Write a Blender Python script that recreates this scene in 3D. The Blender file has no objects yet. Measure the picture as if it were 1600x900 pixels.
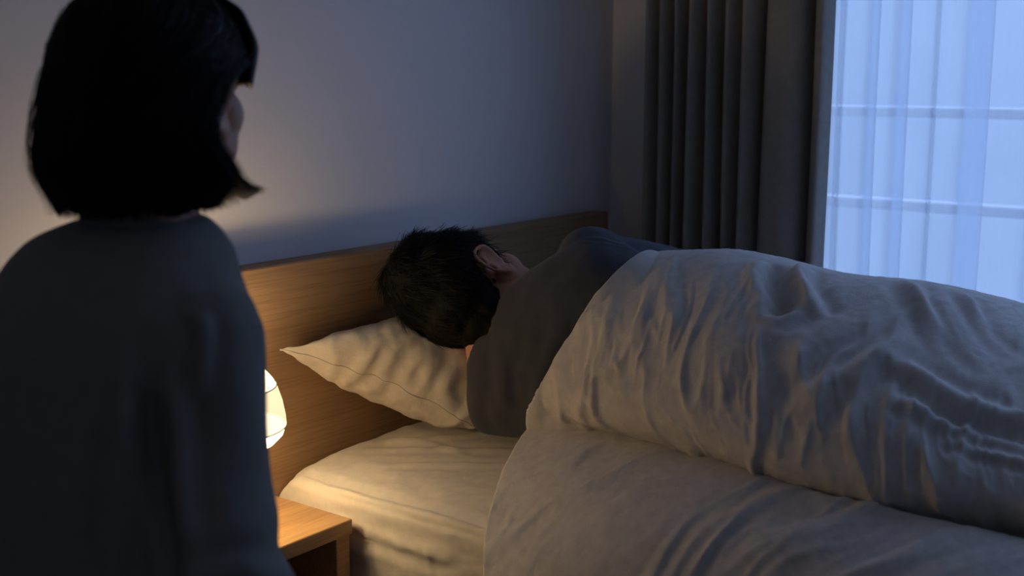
import bpy, bmesh, math, random
import numpy as np
from mathutils import Vector, Matrix, Quaternion, noise
from mathutils.bvhtree import BVHTree

sc = bpy.context.scene
COL = sc.collection
random.seed(7)
R = math.radians

# ------------------------------------------------------------------ camera, world, lights, exposure
cam_d = bpy.data.cameras.new('camera')
cam = bpy.data.objects.new('camera', cam_d); COL.objects.link(cam)
F_PX = 1950.0
cam_d.sensor_width = 36.0
cam_d.lens = F_PX / 1600 * 36.0
PITCH = math.atan(340 / F_PX); HEAD = R(37.666)
fw = Vector((math.cos(HEAD) * math.cos(PITCH), math.sin(HEAD) * math.cos(PITCH), -math.sin(PITCH)))
cam.location = (0, 0, 1.2)
cam.rotation_euler = fw.to_track_quat('-Z', 'Y').to_euler()
cam_d.clip_start = 0.05
cam_d.dof.use_dof = True
cam_d.dof.focus_distance = 2.15
cam_d.dof.aperture_fstop = 3.6
sc.camera = cam

sc.view_settings.view_transform = 'Standard'
sc.view_settings.look = 'None'
sc.view_settings.gamma = 1.0
sc.view_settings.use_curve_mapping = False
sc.view_settings.exposure = -0.06

SKY = (0.19, 0.40, 1.0)
SKY_STRENGTH = 2.2
w = bpy.data.worlds.new('dusk_sky'); sc.world = w; w.use_nodes = True
wn = w.node_tree; wn.nodes.clear()
wo = wn.nodes.new('ShaderNodeOutputWorld'); wb = wn.nodes.new('ShaderNodeBackground')
tc = wn.nodes.new('ShaderNodeTexCoord'); sp = wn.nodes.new('ShaderNodeSeparateXYZ'); cr = wn.nodes.new('ShaderNodeValToRGB')
wn.links.new(tc.outputs['Generated'], sp.inputs[0]); wn.links.new(sp.outputs['Z'], cr.inputs[0])
cr.color_ramp.elements[0].position = 0.0; cr.color_ramp.elements[0].color = (0.36, 0.585, 1.0, 1)
cr.color_ramp.elements[1].position = 1.0; cr.color_ramp.elements[1].color = (1.0, 1.26, 2.25, 1)
wn.links.new(cr.outputs[0], wb.inputs[0]); wb.inputs[1].default_value = SKY_STRENGTH
wn.links.new(wb.outputs[0], wo.inputs[0])
try:
    w.cycles.sampling_method = 'AUTOMATIC'
except Exception:
    pass

# portal in the window opening guides sky light into the room
pl = bpy.data.lights.new('window_portal', 'AREA'); pl.shape = 'RECTANGLE'; pl.size = 2.4; pl.size_y = 2.2
pl.cycles.is_portal = True
po = bpy.data.objects.new('window_portal', pl); COL.objects.link(po)
po.location = (2.80, 0.15, 1.15)
po.rotation_euler = (0, R(90), 0)      # -Z of the light points to -X
pl2 = bpy.data.lights.new('window_portal', 'AREA'); pl2.shape = 'RECTANGLE'; pl2.size = .45; pl2.size_y = .7; pl2.cycles.is_portal = True
po2 = bpy.data.objects.new('window_portal', pl2); COL.objects.link(po2); po2.location = (-.675, -2.58, 1.55); po2.rotation_euler = (R(90), 0, 0)  # portal at the added fill-light opening in the back wall
LAMP_POS = Vector((1.249, 1.552, 0.655))
bl = bpy.data.lights.new('lamp_bulb', 'POINT'); bl.energy = 4.0; bl.color = (1.0, 0.76, 0.44); bl.shadow_soft_size = 0.022
bo = bpy.data.objects.new('lamp_bulb', bl); COL.objects.link(bo); bo.location = LAMP_POS + Vector((0, 0, .028))

# ------------------------------------------------------------------ helpers
def link(o, parent=None):
    COL.objects.link(o)
    if parent is not None: o.parent = parent
    return o

def meshobj(name, bm_or_me, mat, parent=None, smooth=True, loc=None):
    if isinstance(bm_or_me, bmesh.types.BMesh):
        me = bpy.data.meshes.new(name); bm_or_me.normal_update(); bm_or_me.to_mesh(me); bm_or_me.free()
    else:
        me = bm_or_me; me.name = name
    if smooth:
        me.polygons.foreach_set('use_smooth', [True] * len(me.polygons))
    me.materials.clear(); me.materials.append(mat)
    o = bpy.data.objects.new(name, me)
    if loc is not None: o.location = loc
    return link(o, parent)

def tag(o, label=None, cat=None, group=None, kind=None):
    if label: o['label'] = label
    if cat: o['category'] = cat
    if group: o['group'] = group
    if kind: o['kind'] = kind
    return o

def empty(name, loc=(0, 0, 0), rotz=0.0):
    o = bpy.data.objects.new(name, None); o.location = loc; o.rotation_euler = (0, 0, rotz)
    o.empty_display_size = 0.05
    return link(o)

def box(bm, x0, x1, y0, y1, z0, z1, bev=0.0, seg=2):
    vs = [bm.verts.new((x, y, z)) for x in (x0, x1) for y in (y0, y1) for z in (z0, z1)]
    fs = []
    for q in ((0, 1, 3, 2), (4, 6, 7, 5), (0, 4, 5, 1), (2, 3, 7, 6), (0, 2, 6, 4), (1, 5, 7, 3)):
        fs.append(bm.faces.new([vs[i] for i in q]))
    if bev > 0:
        es = list({e for f in fs for e in f.edges})
        bmesh.ops.bevel(bm, geom=es, offset=bev, segments=seg, profile=0.5, affect='EDGES')

def lathe(bm, prof, seg=48, center=(0, 0, 0)):
    cx, cy, cz = center
    rings = []
    for r, z in prof:
        if r < 1e-6:
            rings.append([bm.verts.new((cx, cy, cz + z))])
        else:
            rings.append([bm.verts.new((cx + r * math.cos(2 * math.pi * i / seg), cy + r * math.sin(2 * math.pi * i / seg), cz + z)) for i in range(seg)])
    for a, b in zip(rings, rings[1:]):
        for i in range(seg):
            j = (i + 1) % seg
            if len(a) == 1 and len(b) == 1: continue
            if len(a) == 1: bm.faces.new((a[0], b[j], b[i]))
            elif len(b) == 1: bm.faces.new((a[i], a[j], b[0]))
            else: bm.faces.new((a[i], a[j], b[j], b[i]))

def ell(bm, c, r, rot=None, sub=3):
    m = Matrix.Translation(Vector(c)) @ (rot.to_4x4() if rot is not None else Matrix.Identity(4)) @ Matrix.Diagonal((r[0], r[1], r[2], 1))
    bmesh.ops.create_icosphere(bm, subdivisions=sub, radius=1.0, matrix=m)

def rings_loft(bm, rings, cap=True):
    vr = [[bm.verts.new(p) for p in ring] for ring in rings]
    n = len(vr[0])
    for a, b in zip(vr, vr[1:]):
        for i in range(n):
            j = (i + 1) % n
            bm.faces.new((a[i], a[j], b[j], b[i]))
    if cap:
        bm.faces.new(list(reversed(vr[0]))); bm.faces.new(vr[-1])

def cr_pts(P, n):
    """Catmull-Rom through the rows of P (k, d), n samples per span."""
    P = np.asarray(P, float); k = len(P)
    ext = np.vstack([2 * P[0] - P[1], P, 2 * P[-1] - P[-2]])
    out = []
    for i in range(k - 1):
        p0, p1, p2, p3 = ext[i:i + 4]
        for t in np.linspace(0, 1, n, endpoint=False):
            out.append(0.5 * (2 * p1 + (p2 - p0) * t + (2 * p0 - 5 * p1 + 4 * p2 - p3) * t * t + (3 * p1 - p0 - 3 * p2 + p3) * t ** 3))
    out.append(P[-1])
    return np.array(out)

def tube(bm, pts, radii, seg=16, sub=6, flat=1.0, cap_round=True):
    """Tapering tube along a smoothed path; flat squashes the second axis."""
    Q = cr_pts(np.hstack([np.array(pts, float), np.array(radii, float)[:, None]]), sub)
    if cap_round:   # rounded ends
        d0 = Q[1, :3] - Q[0, :3]; d0 /= np.linalg.norm(d0); d1 = Q[-1, :3] - Q[-2, :3]; d1 /= np.linalg.norm(d1)
        r0, r1 = Q[0, 3], Q[-1, 3]
        head = [np.r_[Q[0, :3] - d0 * r0 * math.sin(a), r0 * math.cos(a)] for a in (1.45, 1.1, 0.6)]
        tail = [np.r_[Q[-1, :3] + d1 * r1 * math.sin(a), r1 * math.cos(a)] for a in (0.6, 1.1, 1.45)]
        Q = np.vstack([head, Q, tail])
    rings = []
    up = None
    for i in range(len(Q)):
        a = Q[max(i - 1, 0), :3]; b = Q[min(i + 1, len(Q) - 1), :3]
        t = Vector(b - a).normalized()
        if up is None:
            up = Vector((0, 0, 1)) if abs(t.z) < 0.9 else Vector((1, 0, 0))
        s = t.cross(up).normalized(); up = s.cross(t).normalized()
        c = Vector(Q[i, :3]); r = Q[i, 3]
        rings.append([c + s * (r * math.cos(2 * math.pi * k / seg)) + up * (r * flat * math.sin(2 * math.pi * k / seg)) for k in range(seg)])
    rings_loft(bm, rings)

def superring(c, U, V, n=40, p=2.3):
    c, U, V = Vector(c), Vector(U), Vector(V)
    out = []
    for i in range(n):
        a = 2 * math.pi * i / n
        ca, sa = math.cos(a), math.sin(a)
        out.append(c + U * (math.copysign(abs(ca) ** (2 / p), ca)) + V * (math.copysign(abs(sa) ** (2 / p), sa)))
    return out

def loft_body(bm, secs, n=40, sub=6, p=2.3):
    """secs: list of (centre, U, V)."""
    A = np.array([list(c) + list(U) + list(V) for c, U, V in secs], float)
    Q = cr_pts(A, sub)
    rings_loft(bm, [superring(q[:3], q[3:6], q[6:9], n, p) for q in Q])

def fuse(bm, voxel=0.006, smooth=6, fac=0.5, xf=None):
    """Union of closed shells into one continuous surface."""
    me = bpy.data.meshes.new('tmp'); bm.normal_update(); bm.to_mesh(me); bm.free()
    o = bpy.data.objects.new('tmp', me); COL.objects.link(o)
    m = o.modifiers.new('r', 'REMESH'); m.mode = 'VOXEL'; m.voxel_size = voxel
    if smooth:
        s = o.modifiers.new('s', 'SMOOTH'); s.factor = fac; s.iterations = smooth
    dg = bpy.context.evaluated_depsgraph_get(); dg.update()
    out = bpy.data.meshes.new_from_object(o.evaluated_get(dg))
    bpy.data.objects.remove(o); bpy.data.meshes.remove(me)
    if xf is not None: out.transform(xf)
    return out

def get_co(me):
    a = np.empty(len(me.vertices) * 3, np.float32); me.vertices.foreach_get('co', a); return a.reshape(-1, 3).astype(float)
def get_no(me):
    a = np.empty(len(me.vertices) * 3, np.float32); me.vertices.foreach_get('normal', a); return a.reshape(-1, 3).astype(float)
def set_co(me, a):
    me.vertices.foreach_set('co', a.astype(np.float32).ravel()); me.update()

def fbm(P, scale, oct=3, seed=0.0):
    out = np.empty(len(P)); s = np.asarray(scale, float)
    Q = P * s + seed
    for i, q in enumerate(Q):
        out[i] = noise.fractal(Vector(q), 1.0, 2.0, oct)
    return out

def seg_dist(P, A, B):
    A = np.array(A, float); B = np.array(B, float); d = B - A; L = d @ d
    t = np.clip(((P - A) @ d) / L, 0, 1)
    return np.linalg.norm(P - (A + t[:, None] * d), axis=1), t

def stroke(P, pts, width, depth, side=0.5):
    """Displacement of one cloth fold along a 3D polyline: ridge with a softer trough beside."""
    D = np.full(len(P), 9.0); T = np.zeros(len(P)); n = len(pts) - 1
    Q = cr_pts(pts, 5); m = len(Q) - 1
    for i in range(m):
        d, t = seg_dist(P, Q[i], Q[i + 1])
        k = d < D; D[k] = d[k]; T[k] = (i + t[k]) / m
    taper = np.clip(np.minimum(T, 1 - T) * 5, 0.0, 1) ** 0.7
    x = D / width
    return depth * taper * (np.exp(-x * x) - side * np.exp(-((x - 1.7) / 0.9) ** 2))

def grid_mesh(G, closed_v=False):
    """G: (nu, nv, 3) -> mesh"""
    nu, nv = G.shape[:2]
    me = bpy.data.meshes.new('grid')
    V = G.reshape(-1, 3)
    F = []
    for i in range(nu - 1):
        for j in range(nv - 1 if not closed_v else nv):
            k = (j + 1) % nv
            F.append((i * nv + j, i * nv + k, (i + 1) * nv + k, (i + 1) * nv + j))
    me.from_pydata([tuple(v) for v in V], [], F); me.update()
    return me

# ------------------------------------------------------------------ materials
def srgb(r, g, b):
    f = lambda c: (c / 255 / 12.92) if c / 255 <= 0.04045 else ((c / 255 + 0.055) / 1.055) ** 2.4
    return (f(r), f(g), f(b), 1)

def base_mat(name, color, rough=0.8, spec=0.3):
    m = bpy.data.materials.new(name); m.use_nodes = True
    b = m.node_tree.nodes['Principled BSDF']
    b.inputs['Base Color'].default_value = color if len(color) == 4 else (*color, 1)
    b.inputs['Roughness'].default_value = rough
    b.inputs['Specular IOR Level'].default_value = spec
    return m, m.node_tree.nodes, m.node_tree.links, b

def add_var(nd, lk, b, c1, c2, scale=(8, 8, 8), detail=4, pos=(0.35, 0.65), coords='Object'):
    tc = nd.new('ShaderNodeTexCoord'); mp = nd.new('ShaderNodeMapping'); mp.inputs['Scale'].default_value = scale
    nz = nd.new('ShaderNodeTexNoise'); nz.inputs['Scale'].default_value = 1.0; nz.inputs['Detail'].default_value = detail
    cr = nd.new('ShaderNodeValToRGB'); cr.color_ramp.elements[0].position = pos[0]; cr.color_ramp.elements[1].position = pos[1]
    cr.color_ramp.elements[0].color = c1 if len(c1) == 4 else (*c1, 1); cr.color_ramp.elements[1].color = c2 if len(c2) == 4 else (*c2, 1)
    lk.new(tc.outputs[coords], mp.inputs[0]); lk.new(mp.outputs[0], nz.inputs['Vector']); lk.new(nz.outputs['Fac'], cr.inputs[0]); lk.new(cr.outputs[0], b.inputs['Base Color'])
    return tc, mp, nz, cr

def add_bump(nd, lk, b, hs, tc=None):
    """hs: list of (scale xyz, detail, strength, distance)"""
    tc = tc or nd.new('ShaderNodeTexCoord'); prev = None
    for sc_, det, st, dist in hs:
        mp = nd.new('ShaderNodeMapping'); mp.inputs['Scale'].default_value = sc_
        nz = nd.new('ShaderNodeTexNoise'); nz.inputs['Scale'].default_value = 1.0; nz.inputs['Detail'].default_value = det
        bp = nd.new('ShaderNodeBump'); bp.inputs['Strength'].default_value = st; bp.inputs['Distance'].default_value = dist
        lk.new(tc.outputs['Object'], mp.inputs[0]); lk.new(mp.outputs[0], nz.inputs['Vector']); lk.new(nz.outputs['Fac'], bp.inputs['Height'])
        if prev is not None: lk.new(prev.outputs[0], bp.inputs['Normal'])
        prev = bp
    lk.new(prev.outputs[0], b.inputs['Normal'])

def cloth(name, c, weave=900, amp=0.0006, var=0.08, rough=0.9, sheen=0.15, crinkle=0.003):
    m, nd, lk, b = base_mat(name, c, rough, 0.15)
    b.inputs['Sheen Weight'].default_value = sheen
    lo = tuple(x * (1 - var) for x in c[:3]); hi = tuple(min(1, x * (1 + var)) for x in c[:3])
    tc_, *_ = add_var(nd, lk, b, lo, hi, (60, 60, 60), 5)
    add_bump(nd, lk, b, [((28, 28, 28), 6, 0.35, crinkle), ((weave, weave * .3, weave), 2, 0.5, amp), ((weave * .3, weave, weave), 2, 0.5, amp)], tc_)
    return m

def wood(name, c1, c2, sc_=(1.2, 30, 30), rough=0.45):
    m, nd, lk, b = base_mat(name, c1, rough, 0.35)
    tc_, mp, nz, cr_ = add_var(nd, lk, b, c1, c2, sc_, 8, (0.3, 0.72))
    nz.inputs['Distortion'].default_value = 0.6
    mp2 = nd.new('ShaderNodeMapping'); mp2.inputs['Scale'].default_value = tuple(s * 9 for s in sc_)
    n2 = nd.new('ShaderNodeTexNoise'); n2.inputs['Scale'].default_value = 1; n2.inputs['Detail'].default_value = 3
    mx = nd.new('ShaderNodeMix'); mx.data_type = 'RGBA'; mx.blend_type = 'MULTIPLY'; mx.inputs[0].default_value = 0.5
    c3 = nd.new('ShaderNodeValToRGB'); c3.color_ramp.elements[0].position = 0.35; c3.color_ramp.elements[1].position = 0.55
    c3.color_ramp.elements[0].color = (0.62, 0.58, 0.52, 1); c3.color_ramp.elements[1].color = (1, 1, 1, 1)
    lk.new(tc_.outputs['Object'], mp2.inputs[0]); lk.new(mp2.outputs[0], n2.inputs['Vector']); lk.new(n2.outputs['Fac'], c3.inputs[0])
    lk.new(cr_.outputs[0], mx.inputs[6]); lk.new(c3.outputs[0], mx.inputs[7]); lk.new(mx.outputs[2], b.inputs['Base Color'])
    bp = nd.new('ShaderNodeBump'); bp.inputs['Strength'].default_value = 0.15; bp.inputs['Distance'].default_value = 0.001
    lk.new(n2.outputs['Fac'], bp.inputs['Height']); lk.new(bp.outputs[0], b.inputs['Normal'])
    return m

M = {}
m, nd, lk, b = base_mat('wall_paint', (0.60, 0.585, 0.56), 0.85, 0.2)
add_var(nd, lk, b, (0.72, 0.675, 0.655), (0.75, 0.705, 0.68), (2, 2, 2), 3); add_bump(nd, lk, b, [((160, 160, 160), 4, 0.12, 0.002)])
M['wall'] = m
m, nd, lk, b = base_mat('ceiling_paint', (0.7, 0.69, 0.67), 0.9, 0.1); add_bump(nd, lk, b, [((120, 120, 120), 3, 0.1, 0.002)]); M['ceiling'] = m
M['floor'] = wood('floor_planks', (0.16, 0.09, 0.045), (0.24, 0.145, 0.075), (1.5, 18, 18), 0.4)
M['headboard'] = wood('oak_headboard', (0.29, 0.165, 0.078), (0.36, 0.215, 0.11), (1.0, 26, 26), 0.5)
M['oak'] = wood('oak_nightstand', (0.40, 0.215, 0.085), (0.56, 0.33, 0.14), (1.6, 22, 22), 0.42)
M['trim'] = base_mat('white_trim', (0.7, 0.7, 0.68), 0.5)[0]
M['duvet'] = cloth('washed_linen_duvet', (0.52, 0.485, 0.445), 800, 0.0008, 0.07)
M['sheet'] = cloth('cream_cotton_sheet', (0.68, 0.60, 0.48), 1100, 0.0005, 0.04, crinkle=0.0035)
M['pillow'] = cloth('linen_pillowcase', (0.56, 0.49, 0.39), 900, 0.0007, 0.06)
M['mattress'] = cloth('mattress_ticking', (0.55, 0.52, 0.47), 500)
M['tshirt'] = cloth('charcoal_jersey', (0.054, 0.056, 0.064), 1400, 0.0005, 0.05, sheen=0.12, crinkle=.0012)
M['sweater'] = cloth('grey_green_sweatshirt', (0.20, 0.185, 0.16), 900, 0.0008, 0.04, sheen=0.1, crinkle=.0015)
M['trousers'] = cloth('dark_trousers', (0.05, 0.05, 0.055), 900)
M['curtain'] = cloth('taupe_blackout_curtain', (0.30, 0.265, 0.225), 1200, 0.0005, 0.06, crinkle=0.001)
M['socks'] = cloth('grey_socks', (0.2, 0.2, 0.2), 900)

m, nd, lk, b = base_mat('skin', (0.52, 0.27, 0.17), 0.5, 0.35)
add_var(nd, lk, b, (0.50, 0.245, 0.145), (0.56, 0.30, 0.195), (30, 30, 30), 4)
b.inputs['Subsurface Weight'].default_value = 0.12; b.inputs['Subsurface Radius'].default_value = (0.012, 0.004, 0.002); b.inputs['Subsurface Scale'].default_value = 1.0
M['skin'] = m
m, nd, lk, b = base_mat('black_hair', (0.006, 0.005, 0.005), 0.7, 0.12)
add_var(nd, lk, b, (0.004, 0.0035, 0.0035), (0.009, 0.007, 0.006), (90, 90, 6), 4); add_bump(nd, lk, b, [((260, 260, 10), 3, 0.5, 0.002)])
M['hair'] = m
M['hair_strand'] = base_mat('black_hair_strand', (0.007, 0.0055, 0.005), 0.5, 0.22)[0]
M['hair_w'] = base_mat('dark_brown_hair', (0.008, 0.0055, 0.0045), 0.5, 0.18)[0]
M['eye'] = base_mat('eye_white', (0.7, 0.68, 0.66), 0.2)[0]
M['lip'] = base_mat('lip', (0.38, 0.14, 0.12), 0.5)[0]

# sheer: thin woven voile, part open weave, part light-scattering thread
m = bpy.data.materials.new('sheer_voile'); m.use_nodes = True; nd = m.node_tree.nodes; lk = m.node_tree.links; nd.clear()
out = nd.new('ShaderNodeOutputMaterial'); tr = nd.new('ShaderNodeBsdfTransparent'); tl = nd.new('ShaderNodeBsdfTranslucent'); df = nd.new('ShaderNodeBsdfDiffuse')
tr.inputs[0].default_value = (0.93, 0.96, 1, 1)
tl.inputs[0].default_value = (0.80, 0.84, 0.88, 1); df.inputs[0].default_value = (0.72, 0.75, 0.78, 1)
m1 = nd.new('ShaderNodeMixShader'); m1.inputs[0].default_value = 0.35; m2 = nd.new('ShaderNodeMixShader')
tc_ = nd.new('ShaderNodeTexCoord'); mp = nd.new('ShaderNodeMapping'); mp.inputs['Scale'].default_value = (160, 160, 12); nz = nd.new('ShaderNodeTexNoise'); nz.inputs['Scale'].default_value = 1
mr = nd.new('ShaderNodeMapRange'); mr.inputs['To Min'].default_value = 0.42; mr.inputs['To Max'].default_value = 0.46
lk.new(tc_.outputs['Object'], mp.inputs[0]); lk.new(mp.outputs[0], nz.inputs['Vector']); lk.new(nz.outputs['Fac'], mr.inputs[0]); lk.new(mr.outputs[0], m2.inputs[0])
lk.new(tl.outputs[0], m1.inputs[1]); lk.new(df.outputs[0], m1.inputs[2]); lk.new(tr.outputs[0], m2.inputs[1]); lk.new(m1.outputs[0], m2.inputs[2]); lk.new(m2.outputs[0], out.inputs[0])
M['sheer'] = m

def glow(name, col, strength, open_=0.25, tcol=(0.9, 0.8, 0.62)):
    m = bpy.data.materials.new(name); m.use_nodes = True; nd = m.node_tree.nodes; lk = m.node_tree.links; nd.clear()
    out = nd.new('ShaderNodeOutputMaterial'); em = nd.new('ShaderNodeEmission'); em.inputs[0].default_value = (*col, 1); em.inputs[1].default_value = strength
    tr = nd.new('ShaderNodeBsdfTransparent'); tl = nd.new('ShaderNodeBsdfTranslucent'); tl.inputs[0].default_value = (*tcol, 1)
    ad = nd.new('ShaderNodeAddShader'); mx = nd.new('ShaderNodeMixShader'); mx.inputs[0].default_value = open_
    lk.new(tl.outputs[0], ad.inputs[0]); lk.new(em.outputs[0], ad.inputs[1]); lk.new(ad.outputs[0], mx.inputs[1]); lk.new(tr.outputs[0], mx.inputs[2]); lk.new(mx.outputs[0], out.inputs[0])
    return m
M['shade_band'] = glow('lamp_fabric_band', (1.0, 0.86, 0.58), 0.80, 0.20, (0.05, 0.043, 0.032))
M['shade_dome'] = glow('lamp_frosted_dome', (1.0, 0.82, 0.55), 5.0, 0.25)
M['shade_top'] = glow('lamp_frosted_top', (1.0, 0.84, 0.58), 5.0, 0.72)
M['lamp_metal'] = base_mat('lamp_stem', (0.5, 0.42, 0.3), 0.4)[0]
M['ring'] = base_mat('lamp_seam_ring', (0.35, 0.27, 0.18), 0.6)[0]

m = bpy.data.materials.new('window_glass'); m.use_nodes = True; nd = m.node_tree.nodes; lk = m.node_tree.links; nd.clear()
out = nd.new('ShaderNodeOutputMaterial'); tr = nd.new('ShaderNodeBsdfTransparent'); gl = nd.new('ShaderNodeBsdfGlossy'); gl.inputs['Roughness'].default_value = 0.02
mx = nd.new('ShaderNodeMixShader'); mx.inputs[0].default_value = 0.06; tr.inputs[0].default_value = (0.94, 0.97, 0.98, 1)
lk.new(tr.outputs[0], mx.inputs[1]); lk.new(gl.outputs[0], mx.inputs[2]); lk.new(mx.outputs[0], out.inputs[0]); M['glass'] = m
M['frame'] = base_mat('window_frame_metal', (0.55, 0.56, 0.58), 0.4)[0]
M['rail_paint'] = base_mat('white_rail_paint', (0.42, 0.43, 0.45), 0.5)[0]
m, nd, lk, b = base_mat('facade_render', (0.5, 0.5, 0.5), 0.9); add_var(nd, lk, b, (0.27, 0.27, 0.28), (0.33, 0.33, 0.34), (.6, .6, .6), 3); M['facade'] = m

# ------------------------------------------------------------------ room
XW, YH, H = 2.62, 1.71, 2.40          # window wall, headboard wall, ceiling
XL, YB = -1.55, -2.40
T = 0.16
def wall(name, *b, mat='wall'):
    bm = bmesh.new(); box(bm, *b); o = meshobj(name, bm, M[mat], smooth=False); o['kind'] = 'structure'; return o
wall('floor', XL - T, XW + T, YB - T, YH + T, -0.12, 0.0, mat='floor')
wall('ceiling', XL - T, XW + T, YB - T, YH + T, H, H + 0.12, mat='ceiling')
wall('wall_head', XL - T, XW + T, YH, YH + T, 0, H)
wall('wall_left', XL - T, XL, YB, YH, 0, H)
bm = bmesh.new()
box(bm, XL, -.9, YB - T, YB, 0, H); box(bm, -.45, XW, YB - T, YB, 0, H); box(bm, -.9, -.45, YB - T, YB, 0, 1.2); box(bm, -.9, -.45, YB - T, YB, 1.9, H)  # gap left for the added fill-light window
o = meshobj('wall_back', bm, M['wall'], smooth=False); o['kind'] = 'structure'
bm = bmesh.new()
for q in ((-.9, -.86, 1.2, 1.9), (-.49, -.45, 1.2, 1.9), (-.86, -.49, 1.2, 1.24), (-.86, -.49, 1.86, 1.9)): box(bm, q[0], q[1], YB - .10, YB - .05, q[2], q[3], bev=.003)
o = meshobj('added_fill_window', bm, M['trim'], smooth=False); o['kind'] = 'structure'  # invented window behind the camera, added to let in some fill light
WY0, WY1, WZ0, WZ1 = -1.05, 1.28, 0.10, 2.20
bm = bmesh.new()
box(bm, XW, XW + T, WY1, YH, 0, H); box(bm, XW, XW + T, YB - T, WY0, 0, H)
box(bm, XW, XW + T, WY0, WY1, 0, WZ0); box(bm, XW, XW + T, WY0, WY1, WZ1, H)
o = meshobj('wall_window', bm, M['wall'], smooth=False); o['kind'] = 'structure'
for nm, b_ in (('baseboard_head', (XL, XW, YH - .012, YH, 0, .07)), ('baseboard_left', (XL, XL + .012, YB, YH - .012, 0, .07)), ('baseboard_back', (XL + .012, XW - .012, YB, YB + .012, 0, .07)), ('baseboard_window', (XW - .012, XW, YB, YH - .012, 0, .07))):
    bm = bmesh.new(); box(bm, *b_, bev=.003); o = meshobj(nm, bm, M['trim'], smooth=False); o['kind'] = 'structure'
# window frame with sliding sashes
win = empty('window_1', (XW + .09, (WY0 + WY1) / 2, WZ0)); win['kind'] = 'structure'
def rel(bm, e):
    for v in bm.verts: v.co -= e.location
    return bm
bm = bmesh.new(); fx0, fx1 = XW + .06, XW + .12
box(bm, fx0, fx1, WY0, WY0 + .045, WZ0, WZ1, bev=.004); box(bm, fx0, fx1, WY1 - .045, WY1, WZ0, WZ1, bev=.004)
box(bm, fx0, fx1, WY0 + .045, WY1 - .045, WZ0, WZ0 + .045, bev=.004); box(bm, fx0, fx1, WY0 + .045, WY1 - .045, WZ1 - .045, WZ1, bev=.004)
meshobj('window_frame', rel(bm, win), M['frame'], win, smooth=False)
bm = bmesh.new(); ym = (WY0 + WY1) / 2; box(bm, fx0 + .01, fx1 - .01, ym - .03, ym + .03, WZ0 + .045, WZ1 - .045, bev=.004)
meshobj('mullion', rel(bm, win), M['frame'], win, smooth=False)
for ya, yb in ((WY0 + .045, ym - .03), (ym + .03, WY1 - .045)):
    bm = bmesh.new(); box(bm, XW + .088, XW + .092, ya, yb, WZ0 + .045, WZ1 - .045); meshobj('window_pane', rel(bm, win), M['glass'], win, smooth=False)
# balcony railing outside, with horizontal rails
rl = empty('balcony_railing', (3.4, 0.3, -0.1)); tag(rl, 'pale horizontal balcony railing seen hazily through the sheer curtain', 'railing')
for z, h_ in ((0.575, .035), (0.832, .03), (1.088, .03)):
    bm = bmesh.new(); box(bm, 3.37, 3.43, -1.6, 1.9, z - h_ / 2, z + h_ / 2, bev=.006); meshobj('rail', rel(bm, rl), M['rail_paint'], rl, smooth=False)
for y in (-1.5, 1.8):
    bm = bmesh.new(); box(bm, 3.38, 3.42, y - .02, y + .02, -.1, 1.08, bev=.004); meshobj('post', rel(bm, rl), M['rail_paint'], rl, smooth=False)
wall('trim_1', XW + T, 3.55, -2.3, 2.2, -.2, -.1, mat='facade')    # balcony slab
# house across the street
fc = empty('building', (11.5, 3.0, -4)); tag(fc, 'pale building across the street, blurred behind the sheer curtain', 'building')
bm = bmesh.new(); box(bm, 11.5, 17, -8, 16, -4, 2.6); meshobj('wall', rel(bm, fc), M['facade'], fc, smooth=False)

# ------------------------------------------------------------------ curtains
def curtain(name, prof, z0, z1, mat, thick, label, cat, nz_=60, sway=0.004, seed=0, sub=14, flare=0.0, x0=0.0):
    P = cr_pts(prof, sub)
    zs = np.linspace(z0, z1, nz_)
    G = np.zeros((len(P), nz_, 3))
    s = np.linspace(0, 1, len(P))
    ymean = P[:, 1].mean()
    for j, z in enumerate(zs):
        t = (z1 - z) / (z1 - z0)
        for i in range(len(P)):
            nn = noise.noise(Vector((s[i] * 7 + seed, t * 2.2, seed)))
            n2 = noise.noise(Vector((s[i] * 11 + seed + 9, t * 2.0, seed + 4)))
            G[i, j] = (P[i, 0] + nn * sway * (0.3 + t), P[i, 1] + n2 * sway * 1.6 * (0.3 + t) + flare * t * (P[i, 1] - ymean), z)
    me = grid_mesh(G)
    o = meshobj(name, me, M[mat])
    if thick:
        md = o.modifiers.new('thickness', 'SOLIDIFY'); md.thickness = thick; md.offset = 0
    tag(o, label, cat)
    return o
# thick side curtain: (x, y) plan profile, from the corner towards the window
cp = []
ys = [1.575, 1.572, 1.560, 1.545, 1.523, 1.505, 1.487, 1.468, 1.448, 1.428, 1.405, 1.385, 1.360, 1.338, 1.315, 1.296, 1.272, 1.262, 1.255, 1.238, 1.215, 1.185, 1.160, 1.150, 1.138, 1.120, 1.105]
xs = [2.617, 2.585, 2.550, 2.515, 2.550, 2.505, 2.552, 2.508, 2.555, 2.500, 2.550, 2.505, 2.560, 2.510, 2.548, 2.500, 2.530, 2.580, 2.535, 2.500, 2.497, 2.500, 2.520, 2.560, 2.515, 2.505, 2.540]
dk = curtain('blackout_curtain', list(zip(xs, ys)), 0.02, 2.29, 'curtain', 0.002, 'thick taupe curtain gathered in folds between wall corner and sheer curtain', 'curtain', sway=0.006, seed=3.1, flare=0.03)
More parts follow.
